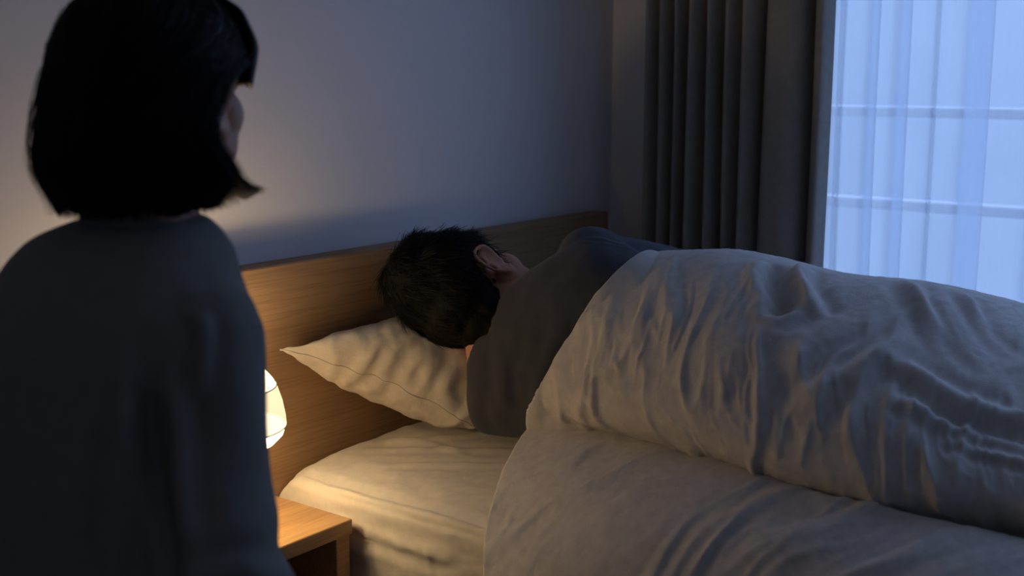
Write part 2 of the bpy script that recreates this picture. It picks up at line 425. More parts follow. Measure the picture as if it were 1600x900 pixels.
# sheer: wide soft folds that overlap in places
sp_ = [(2.59, 1.150), (2.60, 1.115)]
rr = random.Random(3)
bands = [(1.106, 1.100), (1.047, 1.022), (.988, .958), (.905, .900), (.842, .792), (.700, .68), (.60, .575)]
y = .49
while y > -.95:
    wd_ = rr.uniform(.012, .05); bands.append((y, y - wd_)); y -= wd_ + rr.uniform(.02, .06)
for hi_, lo_ in bands:
    m_ = (hi_ + lo_) / 2
    sp_ += [(2.598, hi_ + .010), (2.582, m_), (2.580, lo_), (2.588, lo_ - .002), (2.598, m_), (2.606, hi_ + .001), (2.613, hi_ - .001), (2.612, m_), (2.604, lo_ - .008)]
sp_ += [(2.60, -1.06), (2.60, -1.12)]
sh = curtain('sheer_curtain', sp_, 0.04, 2.27, 'sheer', 0, 'translucent white sheer curtain glowing blue in front of the window', 'curtain', sway=0.005, seed=8.3, nz_=50, sub=8)
rod = empty('curtain_rail', (2.56, 0.2, 2.30)); tag(rod, 'white ceiling-height curtain rail above the window curtains', 'curtain rail')
bm = bmesh.new(); box(bm, 2.50, 2.62, -1.2, 1.60, 2.30, 2.335, bev=.004); meshobj('track', rel(bm, rod), M['trim'], rod, smooth=False)

# ------------------------------------------------------------------ bed
BX0, BX1, BYF = 1.463, 2.44, -0.32
HB = 0.045
bed = empty('bed', (2.0, 0.7, 0)); tag(bed, 'single bed with oak headboard, mattress and cream fitted sheet', 'bed')
bm = bmesh.new(); box(bm, 1.32, 2.54, YH - HB - .002, YH - .002, 0.02, 0.862, bev=.004); meshobj('headboard', rel(bm, bed), M['headboard'], bed, smooth=False)
bm = bmesh.new(); box(bm, BX0 + .03, BX1 - .01, BYF, YH - HB - .004, 0.12, 0.24, bev=.006); meshobj('bed_frame', rel(bm, bed), M['headboard'], bed, smooth=False)
for x in (BX0 + .08, BX1 - .06):
    for y in (BYF + .06, YH - .16):
        bm = bmesh.new(); box(bm, x - .03, x + .03, y - .03, y + .03, 0, .12, bev=.004); meshobj('leg', rel(bm, bed), M['headboard'], bed, smooth=False)
# mattress with its fitted sheet
def mattress_mesh(grow, z0, z1, res=0.012, wr=0.0):
    x0, x1, y0, y1 = BX0 - grow, BX1 + grow, BYF - grow, YH - HB - .006 + 0 * grow
    bm = bmesh.new(); box(bm, x0, x1, y0, y1, z0, z1)
    me = bpy.data.meshes.new('t'); bm.to_mesh(me); bm.free()
    # rounded slab sampled as a superellipsoid-like shell
    nu, nv = int((2 * (x1 - x0) + 2 * (y1 - y0)) / res), 44
    return x0, x1, y0, y1
x0, x1, y0, y1 = BX0, BX1, BYF, YH - HB - .006
bm = bmesh.new(); box(bm, x0 + .012, x1 - .012, y0 + .012, y1 - .004, .242, .485, bev=.04, seg=5); meshobj('mattress', rel(bm, bed), M['mattress'], bed)
# sheet: heightfield top that rolls over the near side
nx, ny = 150, 300
G = np.zeros((nx, ny, 3))
prof = []            # (x, z) from near-bottom, up the side, over the roll, across, and down the far side
for z in np.linspace(.235, .462, 40): prof.append((x0 - .004 + .010 * ((.462 - z) / .22), z))
for a in np.linspace(0, math.pi / 2, 12)[1:]: prof.append((x0 - .004 + .018 * (1 - math.cos(a)), .462 + .018 * math.sin(a)))
for x in np.linspace(x0 + .018, x1 - .045, 96)[1:]: prof.append((x, .480 + .015 * min(1, (x - x0) / .10) ** .6 + .012 * math.sin(math.pi * (x - x0) / (x1 - x0))))
for a in np.linspace(0, math.pi / 2, 8)[1:]: prof.append((x1 - .041 + .045 * math.sin(a), .455 + .040 * math.cos(a)))
for z in np.linspace(.44, .25, 8): prof.append((x1 + .004, z))
prof = np.array(prof); nx = len(prof)
ysamp = np.linspace(y1, y0 - .004, ny)
G = np.zeros((nx, ny, 3))
for j, y in enumerate(ysamp):
    G[:, j, 0] = prof[:, 0]; G[:, j, 1] = y; G[:, j, 2] = prof[:, 1]
    e = max(0, 1 - (y1 - y) / .05)          # rolls down slightly against the headboard
    G[:, j, 2] -= (prof[:, 1] > .4) * .03 * e * e
me = grid_mesh(G); me.flip_normals() if False else None
co = get_co(me); no = get_no(me)
if no[nx * ny // 2 - ny // 2, 2] < 0: me.flip_normals(); no = get_no(me)
d = 0.0035 * fbm(co, (7, 5, 7), 3, 2.0) + 0.0018 * fbm(co, (30, 22, 30), 3, 5.0)
warp = fbm(co, (4, 4, 4), 2, 11.0)
top = np.clip((co[:, 2] - .46) / .03, 0, 1)
ang = (co[:, 0] * 0.9 + co[:, 1] * .55)          # diagonal pull lines on top
d += top * 0.0022 * np.maximum(0, np.sin(ang * 70 + warp * 7)) ** 3 * np.clip(fbm(co, (5, 5, 5), 2, 21.0) * 2 + .4, 0, 1)
side = 1 - top
d += side * 0.003 * fbm(co, (16, 9, 40), 3, 31.0)
for pts, wd, dp in (([(1.60, 1.60, .5), (1.72, 1.42, .5), (1.80, 1.30, .5)], .012, .004), ([(1.56, 1.50, .5), (1.66, 1.36, .5), (1.74, 1.24, .5)], .010, .004), ([(1.62, 1.62, .5), (1.76, 1.50, .5), (1.9, 1.42, .5)], .012, .004),
                    ([(1.66, 1.62, .5), (1.70, 1.52, .5), (1.69, 1.40, .5)], .012, .004), ([(1.465, 1.44, .46), (1.463, 1.435, .3)], .006, .003), ([(1.465, 1.30, .46), (1.463, 1.29, .3)], .005, .003), ([(1.463, 1.58, .30), (1.463, 1.40, .27), (1.463, 1.2, .28)], .012, -.007), ([(1.463, 1.6, .43), (1.463, 1.4, .42), (1.463, 1.2, .425)], .012, .004),
                    ([(1.466, 1.60, .476), (1.466, 1.3, .476), (1.466, 1.05, .476)], .005, .0035)):
    d += stroke(co, pts, wd, dp)
set_co(me, co + no * d[:, None] + no * .003)
me.transform(Matrix.Translation(-bed.location))
o = meshobj('fitted_sheet', me, M['sheet'], bed); o['label'] = 'cream fitted sheet'
md = o.modifiers.new('thickness', 'SOLIDIFY'); md.thickness = 0.002; md.offset = -1

# ------------------------------------------------------------------ pillow
def pillow(A, B, C, D, thick, name, label):
    """A, B near short side (headboard end, foot end); D, C the far side."""
    A, B, C, D = [np.array(v, float) for v in (A, B, C, D)]
    n = 110
    s = np.linspace(0, 1, n)
    N = np.cross(B - A, D - A); N /= np.linalg.norm(N)
    if N[2] < 0: N = -N
    verts = {}
    faces = []
    V = []
    idx = np.zeros((2, n, n), int)
    for side in (0, 1):
        for i, u in enumerate(s):
            for j, v in enumerate(s):
                edge = i in (0, n - 1) or j in (0, n - 1)
                if side == 1 and edge: idx[1, i, j] = idx[0, i, j]; continue
                # sides pull inwards between the corners
                uu = u + 0.05 * math.sin(math.pi * v) * (0.5 - u) * 2 * (abs(u - .5) * 2) ** 3 * 1.0
                vv = v + 0.07 * math.sin(math.pi * u) * (0.5 - v) * 2 * (abs(v - .5) * 2) ** 3
                P = A * (1 - uu) * (1 - vv) + B * uu * (1 - vv) + C * uu * vv + D * (1 - uu) * vv
                h = (max(0, 1 - abs(2 * u - 1) ** 2.6) * max(0, 1 - abs(2 * v - 1) ** 3.2)) ** 0.55
                P = P + N * (h * thick * (1 if side == 0 else -0.95))
                idx[side, i, j] = len(V); V.append(P)
    for side in (0, 1):
        for i in range(n - 1):
            for j in range(n - 1):
                q = (idx[side, i, j], idx[side, i + 1, j], idx[side, i + 1, j + 1], idx[side, i, j + 1])
                faces.append(q if side == 1 else q[::-1])
    me = bpy.data.meshes.new(name); me.from_pydata([tuple(v) for v in V], [], faces); me.update()
    bm = bmesh.new(); bm.from_mesh(me); bmesh.ops.recalc_face_normals(bm, faces=bm.faces); bm.to_mesh(me); bm.free()
    return me, N
PA, PB = (1.452, 1.640, .715), (1.745, 1.440, .545)
PC, PD = (2.20, 1.40, .560), (2.06, 1.63, .715)
me, PN = pillow(PA, PB, PC, PD, 0.115, 'pillow', '')
co = get_co(me); no = get_no(me)
d = 0.006 * fbm(co, (6, 6, 6), 2, 4.0)
# crosswise puckers that run away from the near seam
A_, B_ = np.array(PA), np.array(PB); ax = (B_ - A_) / np.linalg.norm(B_ - A_)
s_ = (co - A_) @ ax; dist, _ = seg_dist(co, PA, PB)
pk = np.sin(s_ * 95 + fbm(co, (9, 9, 9), 2, 8.0) * 5)
d += 0.0042 * pk * np.exp(-(dist / .09) ** 2) * np.clip(dist / .02, 0, 1) * np.clip(fbm(co, (12, 12, 12), 2, 14.0) + .7, 0, 1.2)
d += 0.0022 * fbm(co, (40, 40, 22), 3, 9.0)
for pts, wd, dp in (([(1.50, 1.62, .74), (1.56, 1.58, .79), (1.60, 1.58, .83)], .014, .005), ([(1.72, 1.46, .57), (1.70, 1.47, .62), (1.74, 1.46, .68)], .014, .008), ([(1.745, 1.44, .56), (1.76, 1.43, .60), (1.82, 1.42, .64)], .012, .008),
                    ([(1.66, 1.49, .60), (1.66, 1.50, .65), (1.70, 1.5, .7)], .012, -.006), ([(1.60, 1.54, .63), (1.61, 1.54, .68)], .012, .005)):
    d += stroke(co, pts, wd, dp)
co2 = co + no * d[:, None]
co2[:, 1] = np.minimum(co2[:, 1], YH - HB - .006)
co2[:, 2] = np.maximum(co2[:, 2], .508)
set_co(me, co2); pillow_me = me
pil = meshobj('pillow', me, M['pillow']); tag(pil, 'plump beige linen pillow leaning on the headboard under the sleeper head', 'pillow')
# piping along the near seam
seam_pts = [tuple(v) for v in cr_pts([PA] + [tuple(np.array(PA) * (1 - t) + np.array(PB) * t + np.array((0.024, 0.0, 0)) * math.sin(math.pi * t)) for t in (.25, .5, .75)] + [PB], 8)]

# ------------------------------------------------------------------ nightstand and lamp
ns = empty('nightstand', (1.2, 1.56, 0)); tag(ns, 'low oak nightstand with an open front beside the bed', 'nightstand')
nx0, nx1, ny0, ny1, nz = 1.00, 1.440, 1.455, 1.660, .447
bm = bmesh.new(); box(bm, nx0, nx1, ny0, ny1, nz - .027, nz, bev=.0025); meshobj('top', rel(bm, ns), M['oak'], ns, smooth=False)
for x in (nx0 + .002, nx1 - .036):
    bm = bmesh.new(); box(bm, x, x + .032, ny0 + .004, ny1, 0, nz - .027, bev=.002); meshobj('side_panel', rel(bm, ns), M['oak'], ns, smooth=False)
bm = bmesh.new(); box(bm, nx0 + .034, nx1 - .036, ny1 - .012, ny1, .05, nz - .027); meshobj('back_panel', rel(bm, ns), M['oak'], ns, smooth=False)
bm = bmesh.new(); box(bm, nx0 + .034, nx1 - .036, ny0 + .01, ny1 - .012, .12, .14, bev=.002); meshobj('shelf', rel(bm, ns), M['oak'], ns, smooth=False)

lamp = empty('table_lamp', (LAMP_POS.x, LAMP_POS.y, nz)); tag(lamp, 'small glowing table lamp on the nightstand, half hidden by the seated woman', 'lamp')
LX, LY = LAMP_POS.x, LAMP_POS.y
def lobj(name, prof, mat, off=(0, 0, 0), thick=0):
    bm = bmesh.new(); lathe(bm, prof, 64, (0, 0, 0)); o = meshobj(name, bm, M[mat], lamp)
    if thick:
        md = o.modifiers.new('t', 'SOLIDIFY'); md.thickness = thick
    return o
z0 = -nz
lobj('base', [(0, 0.0), (.036, 0.0), (.038, .003), (.036, .010), (.012, .014), (.0, .014)], 'lamp_metal')
lobj('stem', [(.0065, .012), (.0065, .155)], 'lamp_metal')
sb = lobj('lamp_shade', [(.1020, .635 + z0), (.1010, .650 + z0), (.0965, .675 + z0), (.0880, .702 + z0)], 'shade_band'); sb['label'] = 'cream fabric shade band'
tp = lobj('dome', [(.0865, .702 + z0), (.0835, .709 + z0), (.0735, .722 + z0), (.060, .738 + z0), (.042, .754 + z0), (.022, .764 + z0), (0, .767 + z0)], 'shade_top'); tp['label'] = 'bright frosted top'
bt = lobj('diffuser', [(.1000, .635 + z0), (.0960, .622 + z0), (.083, .609 + z0), (.062, .600 + z0), (.024, .596 + z0), (.007, .595 + z0)], 'shade_dome')
for r_, z_ in ((.0877, .702), (.1018, .636)):
    bm = bmesh.new()
    tube_pts = []
    seg = 64
    rings = []
    for i in range(seg):
        a = 2 * math.pi * i / seg; c = Vector((r_ * math.cos(a), r_ * math.sin(a), z_ + z0)); rad = Vector((math.cos(a), math.sin(a), 0))
        rings.append([c + rad * .0010 * math.cos(k * math.pi / 3) + Vector((0, 0, .0010)) * math.sin(k * math.pi / 3) for k in range(6)])
    rings_loft(bm, rings + [rings[0]], cap=False); bmesh.ops.remove_doubles(bm, verts=bm.verts, dist=1e-6)
    meshobj('seam_ring', bm, M['ring'], lamp)

# ------------------------------------------------------------------ generic head (local: x right, y forward, z up, origin between the ears)
def rotm(ax, deg): return Matrix.Rotation(R(deg), 3, ax)
def ear_shapes(bm, s, x=0.078):
    # auricle: tilted plate, helix rim, lobe and concha hollow behind the rim
    c = Vector((s * x, -.012, -.004)); rot = rotm('Z', -s * 28) @ rotm('Y', s * 8)
    P = lambda y, z, o=0.0: c + rot @ Vector((s * (0.010 + o), y, z))
    ell(bm, c + rot @ Vector((s * .004, -.002, .002)), (.0055, .015, .027), rot)
    hel = [P(.012, -.004, -.004), P(.013, .014), P(.008, .027, .002), P(-.005, .032, .004), P(-.018, .026, .006), P(-.022, .010, .007), P(-.019, -.008, .006), P(-.011, -.022, .004), P(.000, -.031, .001), P(.009, -.029, -.003)]
    tube(bm, hel, [.0028, .0034, .0037, .0038, .0038, .0036, .0034, .0036, .0052, .004], 10, 4)
    tube(bm, [P(-.009, .018, .001), P(-.012, .004, .002), P(-.006, -.012, .001), P(.004, -.017, .0)], [.002, .0026, .0026, .002], 8, 4)
    ell(bm, P(.011, -.008, -.003), (.003, .004, .006))

def head_shapes(bm, female=False, ears=True):
    w_ = .94 if female else 1.0
    ell(bm, (0, -.018, .038), (.073 * w_, .094, .080))                  # cranium
    ell(bm, (0, -.045, .012), (.066 * w_, .064, .066))                  # occiput
    ell(bm, (0, .030, .012), (.066 * w_, .062, .070))                   # forehead
    ell(bm, (0, .032, -.038), (.057 * w_, .056, .062))                  # mid face
    ell(bm, (0, .040, -.072), (.044 * w_, .044, .036))                  # jaw
    ell(bm, (0, .070, -.094), (.022 * w_, .018, .017))                  # chin
    for s in (-1, 1):
        tube(bm, [(s * .066 * w_, -.002, -.03), (s * .058 * w_, .012, -.066), (s * .036 * w_, .045, -.092)], [.017, .016, .014], 12, 4)  # jaw line
        ell(bm, (s * .044 * w_, .050, -.018), (.028, .026, .030)); ell(bm, (s * .042 * w_, .044, -.046), (.025, .028, .034))       # cheekbone
        ell(bm, (s * .031, .081, .022), (.022, .011, .007))             # brow ridge
        ell(bm, (s * .031, .075, .004), (.0155, .013, .011))            # eyelid
        if ears: ear_shapes(bm, s, .0745 * w_)
    tube(bm, [(0, .082, .012), (0, .090, -.010), (0, .093 if female else .106, -.026)], [.008, .009, .011], 12, 4)      # nose
    for s in (-1, 1): ell(bm, (s * .0115, .094, -.029), (.0085, .010, .0075))
    tube(bm, [(-.022, .078, -.056), (0, .092, -.053), (.022, .078, -.056)], [.004, .006, .004], 10, 4)
    tube(bm, [(-.020, .077, -.064), (0, .090, -.066), (.020, .077, -.064)], [.004, .0065, .004], 10, 4)

def eyes(MX, parent, shift=None):
    for s_ in (-1, 1):
        for nm, pts, rd in (('eyelashes', [(s_ * .020, .0845, .0035), (s_ * .031, .0875, .0015), (s_ * .043, .081, .003)], [.0009, .0016, .0009]),
                            ('eyebrow', [(s_ * .017, .089, .027), (s_ * .032, .091, .031), (s_ * .047, .080, .026)], [.0016, .0028, .0012])):
            bm = bmesh.new(); tube(bm, pts, rd, 8, 5); bm.transform(MX)
            if shift is not None: bm.transform(shift)
            meshobj(nm, bm, M['hair'], parent)

def hand_shapes(bm, wrist, d, n, s, L=0.175, curl=0.5):
    """wrist point, direction d of the palm, palm normal n (towards the palm side), s=+1 thumb on the side of d x n."""
    d = Vector(d).normalized(); n = Vector(n).normalized(); sd = d.cross(n).normalized() * s; wv = Vector(wrist)
    k = L / .175
    rings = []
    for t, hw, hh in ((-.02, .026, .02), (0, .027, .019), (.03, .036, .016), (.06, .041, .0145), (.085, .040, .012), (.094, .034, .008)):
        rings.append(superring(wv + d * t * k, sd * hw * k, n * hh * k, 20, 2.4))
    rings_loft(bm, rings)
    for off, ln, r_ in ((.030, .072, .0088), (.010, .080, .0092), (-.010, .074, .0088), (-.029, .058, .0078)):
        b0 = wv + (d * .084 + sd * off) * k; dirv = d; p = b0; pts = [b0 - d * .02 * k, b0]
        for q, fr in enumerate((.45, .31, .24)):
            a = curl * (.45, .9, 1.2)[q]
            dirv = (d * math.cos(a) + n * math.sin(a)); p = p + dirv * ln * fr * k; pts.append(p)
        tube(bm, pts, [r_ * k] * 3 + [r_ * .9 * k, r_ * .75 * k], 12, 4)
    b0 = wv + (d * .022 + sd * .028) * k
    pts = [b0, b0 + (d * .030 + sd * .022 + n * .010) * k, b0 + (d * .058 + sd * .026 + n * .020) * k, b0 + (d * .080 + sd * .020 + n * .028) * k]
    tube(bm, pts, [.013 * k, .0115 * k, .0098 * k, .008 * k], 12, 4)

def strands(paths, r0, r1=0.0002):
    """Tapered three-sided strands; paths: list of (k,3) arrays."""
    V = []; F = []
    for P in paths:
        P = np.asarray(P); n = len(P); base = len(V)
        t = P[-1] - P[0]; t /= (np.linalg.norm(t) + 1e-9)
        a = np.cross(t, (0.31, 0.52, 0.8)); a /= (np.linalg.norm(a) + 1e-9); b_ = np.cross(t, a)
        for i in range(n):
            r_ = r0 + (r1 - r0) * (i / (n - 1)) ** 1.5
            for k in range(3):
                an = 2 * math.pi * k / 3
                V.append(P[i] + (a * math.cos(an) + b_ * math.sin(an)) * r_)
        for i in range(n - 1):
            for k in range(3):
                l = (k + 1) % 3
                F.append((base + i * 3 + k, base + i * 3 + l, base + i * 3 + 3 + l, base + i * 3 + 3 + k))
    me = bpy.data.meshes.new('strands'); me.from_pydata([tuple(v) for v in V], [], F); me.update(); return me

# ------------------------------------------------------------------ sleeping man
man = empty('person', (1.86, 0.9, .50)); tag(man, 'person in a charcoal shirt asleep on one side under the duvet, back turned', 'person')
# head frame: up towards the headboard, face turned to the window and a little down
HC = Vector((1.782, 1.462, .785))
hu = Vector((-.30, .80, .46)).normalized(); MS = 1.13
hf = Vector((.94, .24, .17)); hf = (hf - hu * hf.dot(hu)).normalized(); hr = hf.cross(hu).normalized()
MH = Matrix((( hr.x, hf.x, hu.x, HC.x), (hr.y, hf.y, hu.y, HC.y), (hr.z, hf.z, hu.z, HC.z), (0, 0, 0, 1))) @ Matrix.Scale(MS, 4)
ML = Matrix.Translation(-man.location)
bm = bmesh.new(); head_shapes(bm); bm.transform(MH)
nb = Vector((1.815, 1.372, .738))
tube(bm, [MH @ Vector((0, -.025, -.01)), MH @ Vector((0, -.030, -.07)), nb, Vector((1.82, 1.31, .72))], [.056, .054, .058, .075], 20, 6)
TORSO = [((1.775, 1.435, .760), (.02, -.015, .050), (.058, 0, -.015)),
         ((1.798, 1.388, .734), (.045, -.045, .104), (.088, 0, -.02)),
         ((1.820, 1.340, .718), (.055, -.085, .185), (.112, .0, -.02)),
         ((1.835, 1.250, .708), (.030, -.06, .186), (.122, 0, -.02)),
         ((1.845, 1.130, .690), (.02, -.03, .160), (.112, 0, -.01)),
         ((1.850, .950, .670), (.0, -.01, .143), (.105, 0, 0)),
         ((1.840, .780, .665), (.0, .0, .135), (.110, 0, 0)),
         ((1.850, .700, .660), (.0, .0, .110), (.095, 0, 0))]
loft_body(bm, [(c, tuple(.93 * x for x in U), tuple(.93 * x for x in V)) for c, U, V in TORSO])
def limb(bm, pts, rad): tube(bm, pts, rad, 20, 6)
# right (upper) arm forwards, left arm under the head side
limb(bm, [(1.875, 1.25, .835), (1.99, 1.20, .815), (2.13, 1.15, .77), (2.24, 1.22, .70), (2.29, 1.36, .585)], [.060, .052, .040, .036, .026])
hand_shapes(bm, (2.29, 1.37, .575), (-.1, 1, -.06), (0, .1, -1), -1, .18, .25)
limb(bm, [(1.86, 1.33, .585), (2.00, 1.30, .565), (2.16, 1.28, .555), (2.22, 1.36, .55), (2.20, 1.44, .555)], [.050, .045, .036, .032, .026])
hand_shapes(bm, (2.20, 1.20, .552), (.2, -1, 0), (0, 0, -1), 1, .18, .25) if False else None
# legs, bent, one over the other
limb(bm, [(1.85, .74, .720), (2.02, .58, .69), (2.20, .40, .62), (2.10, .20, .615), (1.98, -.02, .575)], [.085, .075, .055, .050, .036])
limb(bm, [(1.84, .72, .610), (1.98, .54, .60), (2.12, .34, .575), (2.00, .14, .56), (1.86, -.08, .55)], [.075, .068, .050, .048, .034])
for p_, q_ in (((1.98, -.03, .575), (2.04, -.15, .575)), ((1.86, -.09, .55), (1.94, -.21, .55))):
    tube(bm, [p_, ((p_[0] + q_[0]) / 2, (p_[1] + q_[1]) / 2, p_[2]), q_], [.036, .038, .026], 16, 5, .8)
me = fuse(bm, .0042, 4)
me.transform(ML)
o = meshobj('body', me, M['skin'], man)
eyes(MH, man, ML)
# shirt
bm = bmesh.new()
loft_body(bm, TORSO[1:] , p=2.25)
ell(bm, (1.880, 1.262, .860), (.078, .066, .060))
tube(bm, [(1.870, 1.255, .838), (1.985, 1.215, .822), (2.11, 1.165, .785), (2.20, 1.19, .72)], [.072, .064, .056, .052], 20, 6)
tube(bm, [(1.80, 1.36, .60), (1.95, 1.31, .575), (2.08, 1.28, .565)], [.066, .060, .054], 20, 6)
tube(bm, [(1.818, 1.388, .743), (1.820, 1.374, .739), (1.822, 1.355, .732)], [.062, .070, .086], 28, 6, cap_round=False)
me = fuse(bm, .005, 10)
co = get_co(me); no = get_no(me)
d = 0.0045 * fbm(co, (10, 14, 5), 3, 1.0)
tw = co[:, 1] * 1.0 + .22 * co[:, 2] + .03 * fbm(co, (5, 5, 5), 2, 3.0)
back = np.clip((1.80 - co[:, 0]) / .08, 0, 1)
d += back * .0022 * np.sin(tw * 95) * np.clip(fbm(co, (7, 7, 4), 2, 6.0) + .5, 0, 1)
for pts, wd, dp in (([(1.80, 1.29, .915), (1.84, 1.215, .905), (1.90, 1.16, .885)], .006, -.004),
                    ([(1.74, 1.20, .86), (1.71, 1.21, .78), (1.705, 1.25, .68), (1.71, 1.28, .58)], .018, .006),
                    ([(1.73, 1.35, .74), (1.71, 1.34, .68), (1.71, 1.33, .60)], .014, .005),
                    ([(1.72, 1.28, .80), (1.70, 1.28, .72), (1.70, 1.30, .62)], .014, .004),
                    ([(1.88, 1.20, .90), (1.97, 1.19, .905), (2.08, 1.14, .87)], .012, .006)):
    d += stroke(co, pts, wd, dp)
set_co(me, co + no * d[:, None]); me.transform(ML)
o = meshobj('shirt', me, M['tshirt'], man); o['label'] = 'charcoal long-sleeved shirt'

# fine piping along the pillow's edge seam
pc = get_co(pillow_me); n_ = 110
loop = [pc[i * n_] for i in range(n_)]
rings = []
for i in range(0, n_, 2):
    a_p = Vector(loop[max(i - 2, 0)]); b_p = Vector(loop[min(i + 2, n_ - 1)]); t_ = (b_p - a_p).normalized(); s1_ = t_.cross(Vector((0, 0, 1))).normalized(); s2_ = s1_.cross(t_)
    rings.append([Vector(loop[i]) + (s1_ * math.cos(k * math.pi / 3) + s2_ * math.sin(k * math.pi / 3)) * .0016 for k in range(6)])
bm = bmesh.new(); rings_loft(bm, rings)
meshobj('piping', bm, M['pillow'], pil)
# the head presses a hollow into the pillow
pc = get_co(pillow_me); inv = MH.inverted(); mi = np.array(inv)
for _ in range(30):
    lc = (pc @ mi[:3, :3].T) + mi[:3, 3]
    q_ = np.linalg.norm((lc - np.array((0, -.02, .03))) / np.array((.085, .108, .112)), axis=1)
    k_ = q_ < 1.0
    if not k_.any(): break
    pc[k_] -= PN * .004
pc[:, 2] = np.maximum(pc[:, 2], .506)
set_co(pillow_me, pc)
# man's hair: a thick cap that follows the skull, plus short tousled strands
def man_scalp(p):
    """p local unit direction -> is it hair-bearing"""
    x, y, z = p
    ear = (abs(x) > .055 and -.034 < y < .03 and z < .026)
    return not ear
bm = bmesh.new()
ell(bm, (0, -.020, .048), (.084, .104, .088)); ell(bm, (0, -.052, .018), (.076, .070, .070)); ell(bm, (0, -.052, -.028), (.058, .050, .048)); ell(bm, (0, .028, .048), (.076, .066, .056))
ell(bm, (0, -.050, -.058), (.052, .040, .038)); ell(bm, (0, -.030, .105), (.062, .078, .042))
ell(bm, (0, .06, .072), (.058, .04, .026))
for s in (-1, 1): tube(bm, [(s * .066, .018, .04), (s * .069, .020, .012), (s * .068, .016, -.012)], [.016, .011, .006], 12, 5)
me = fuse(bm, .0035, 5)
co = get_co(me); no = get_no(me)
st = fbm(co, (60, 60, 18), 3, 2.0)
d = .0030 * st + .0035 * fbm(co, (18, 18, 18), 2, 7.0)
d -= .016 * np.exp(-((co[:, 1] + .010) / .022) ** 2 - ((co[:, 2] + .004) / .030) ** 2) * np.clip((np.abs(co[:, 0]) - .05) / .02, 0, 1)
co2 = co + no * d[:, None]
set_co(me, co2)
hair_local = me.copy()
me.transform(ML @ MH)
mh = meshobj('hair', me, M['hair'], man); mh['label'] = 'short tousled black hair'
bvh_co = get_co(hair_local); bvh_no = get_no(hair_local)
rng = np.random.default_rng(5)
paths = []
crown = np.array((.015, -.060, .115))
for i in rng.integers(0, len(bvh_co), 9000):
    p = bvh_co[i]; n_ = bvh_no[i]
    if p[2] < -.085 or p[1] > .09: continue
    if abs(p[0]) > .055 and -.034 < p[1] < .02 and p[2] < .03: continue
    fl = p - crown; fl = fl - n_ * (fl @ n_); L = np.linalg.norm(fl)
    fl = fl / L if L > 1e-4 else np.array((1., 0, 0))
    sw = np.cross(n_, fl); fl = fl + sw * .55 + rng.normal(0, .28, 3); fl -= n_ * (fl @ n_); fl /= np.linalg.norm(fl)
    short = np.clip((.02 - p[2]) / .08, 0, 1)
    ln = rng.uniform(.022, .042) * (1 - .72 * short)
    lift = (rng.uniform(.05, .50) if p[2] > .04 else rng.uniform(.0, .18))
    q = p - n_ * .002; pts = [q]
    dv = fl + n_ * lift
    for k in range(5):
        dv = dv - n_ * (.07 + .05 * lift) + rng.normal(0, .05, 3); dv /= np.linalg.norm(dv); q = q + dv * ln / 5; pts.append(q)
    paths.append(np.array(pts))
me = strands(paths, .00055); me.transform(ML @ MH)
o = meshobj('hair_strands', me, M['hair_strand'], mh)

# ------------------------------------------------------------------ duvet
# control net: rows = stations from the shoulder edge to the foot, columns = from the window side over the body and down the near side
NET = [
 #  far hang          far top            far slope         ridge-far          ridge             back upper          back mid           back low            valley              lower crest         bed edge             hang                 hem
 [(2.50, .98, .30), (2.44, .99, .58), (2.24, 1.02, .74), (2.03, 1.08, .850), (1.875, 1.128, .888), (1.735, 1.165, .815), (1.690, 1.220, .700), (1.710, 1.275, .610), (1.790, 1.300, .562), (1.745, 1.295, .580), (1.560, 1.235, .520), (1.415, 1.150, .430), (1.400, 1.110, .080)],
 [(2.52, .92, .25), (2.45, .94, .58), (2.26, .96, .75), (2.05, .98, .865), (1.875, .993, .890), (1.715, 1.000, .815), (1.650, 1.010, .710), (1.650, 1.010, .635), (1.725, .985, .575), (1.680, .975, .610), (1.470, .950, .545), (1.375, .930, .400), (1.370, .920, .080)],
 [(2.52, .74, .25), (2.46, .76, .60), (2.29, .78, .74), (2.07, .81, .840), (1.900, .832, .866), (1.715, .83, .815), (1.610, .81, .720), (1.585, .79, .645), (1.630, .745, .590), (1.585, .74, .622), (1.435, .73, .560), (1.345, .71, .400), (1.340, .70, .080)],
 [(2.52, .60, .25), (2.47, .61, .60), (2.33, .63, .72), (2.13, .65, .830), (1.950, .665, .850), (1.780, .655, .805), (1.630, .62, .735), (1.570, .59, .655), (1.605, .57, .592), (1.555, .565, .622), (1.405, .55, .560), (1.330, .54, .400), (1.325, .53, .080)],
 [(2.52, .44, .25), (2.48, .44, .62), (2.36, .46, .70), (2.19, .49, .790), (2.000, .52, .805), (1.820, .49, .760), (1.680, .455, .712), (1.595, .43, .655), (1.630, .40, .592), (1.560, .39, .622), (1.400, .38, .560), (1.325, .37, .400), (1.320, .36, .080)],
 [(2.52, .20, .25), (2.48, .20, .62), (2.38, .20, .68), (2.22, .20, .735), (2.040, .20, .745), (1.860, .20, .72), (1.700, .20, .690), (1.600, .20, .645), (1.630, .20, .592), (1.565, .20, .615), (1.400, .20, .560), (1.330, .20, .400), (1.325, .20, .080)],
 [(2.52, -.36, .25), (2.48, -.36, .56), (2.38, -.36, .60), (2.22, -.36, .64), (2.040, -.36, .645), (1.860, -.36, .63), (1.700, -.36, .600), (1.620, -.36, .59), (1.590, -.36, .58), (1.540, -.36, .575), (1.410, -.36, .53), (1.360, -.36, .380), (1.355, -.36, .080)],
]
NET = np.array(NET)
NET[:, :, 0] = np.where(NET[:, :, 0] > 2.47, NET[:, :, 0] - .03, NET[:, :, 0])
A1 = np.stack([cr_pts(NET[:, j], 55) for j in range(NET.shape[1])], axis=1)      # (nu, 13, 3)
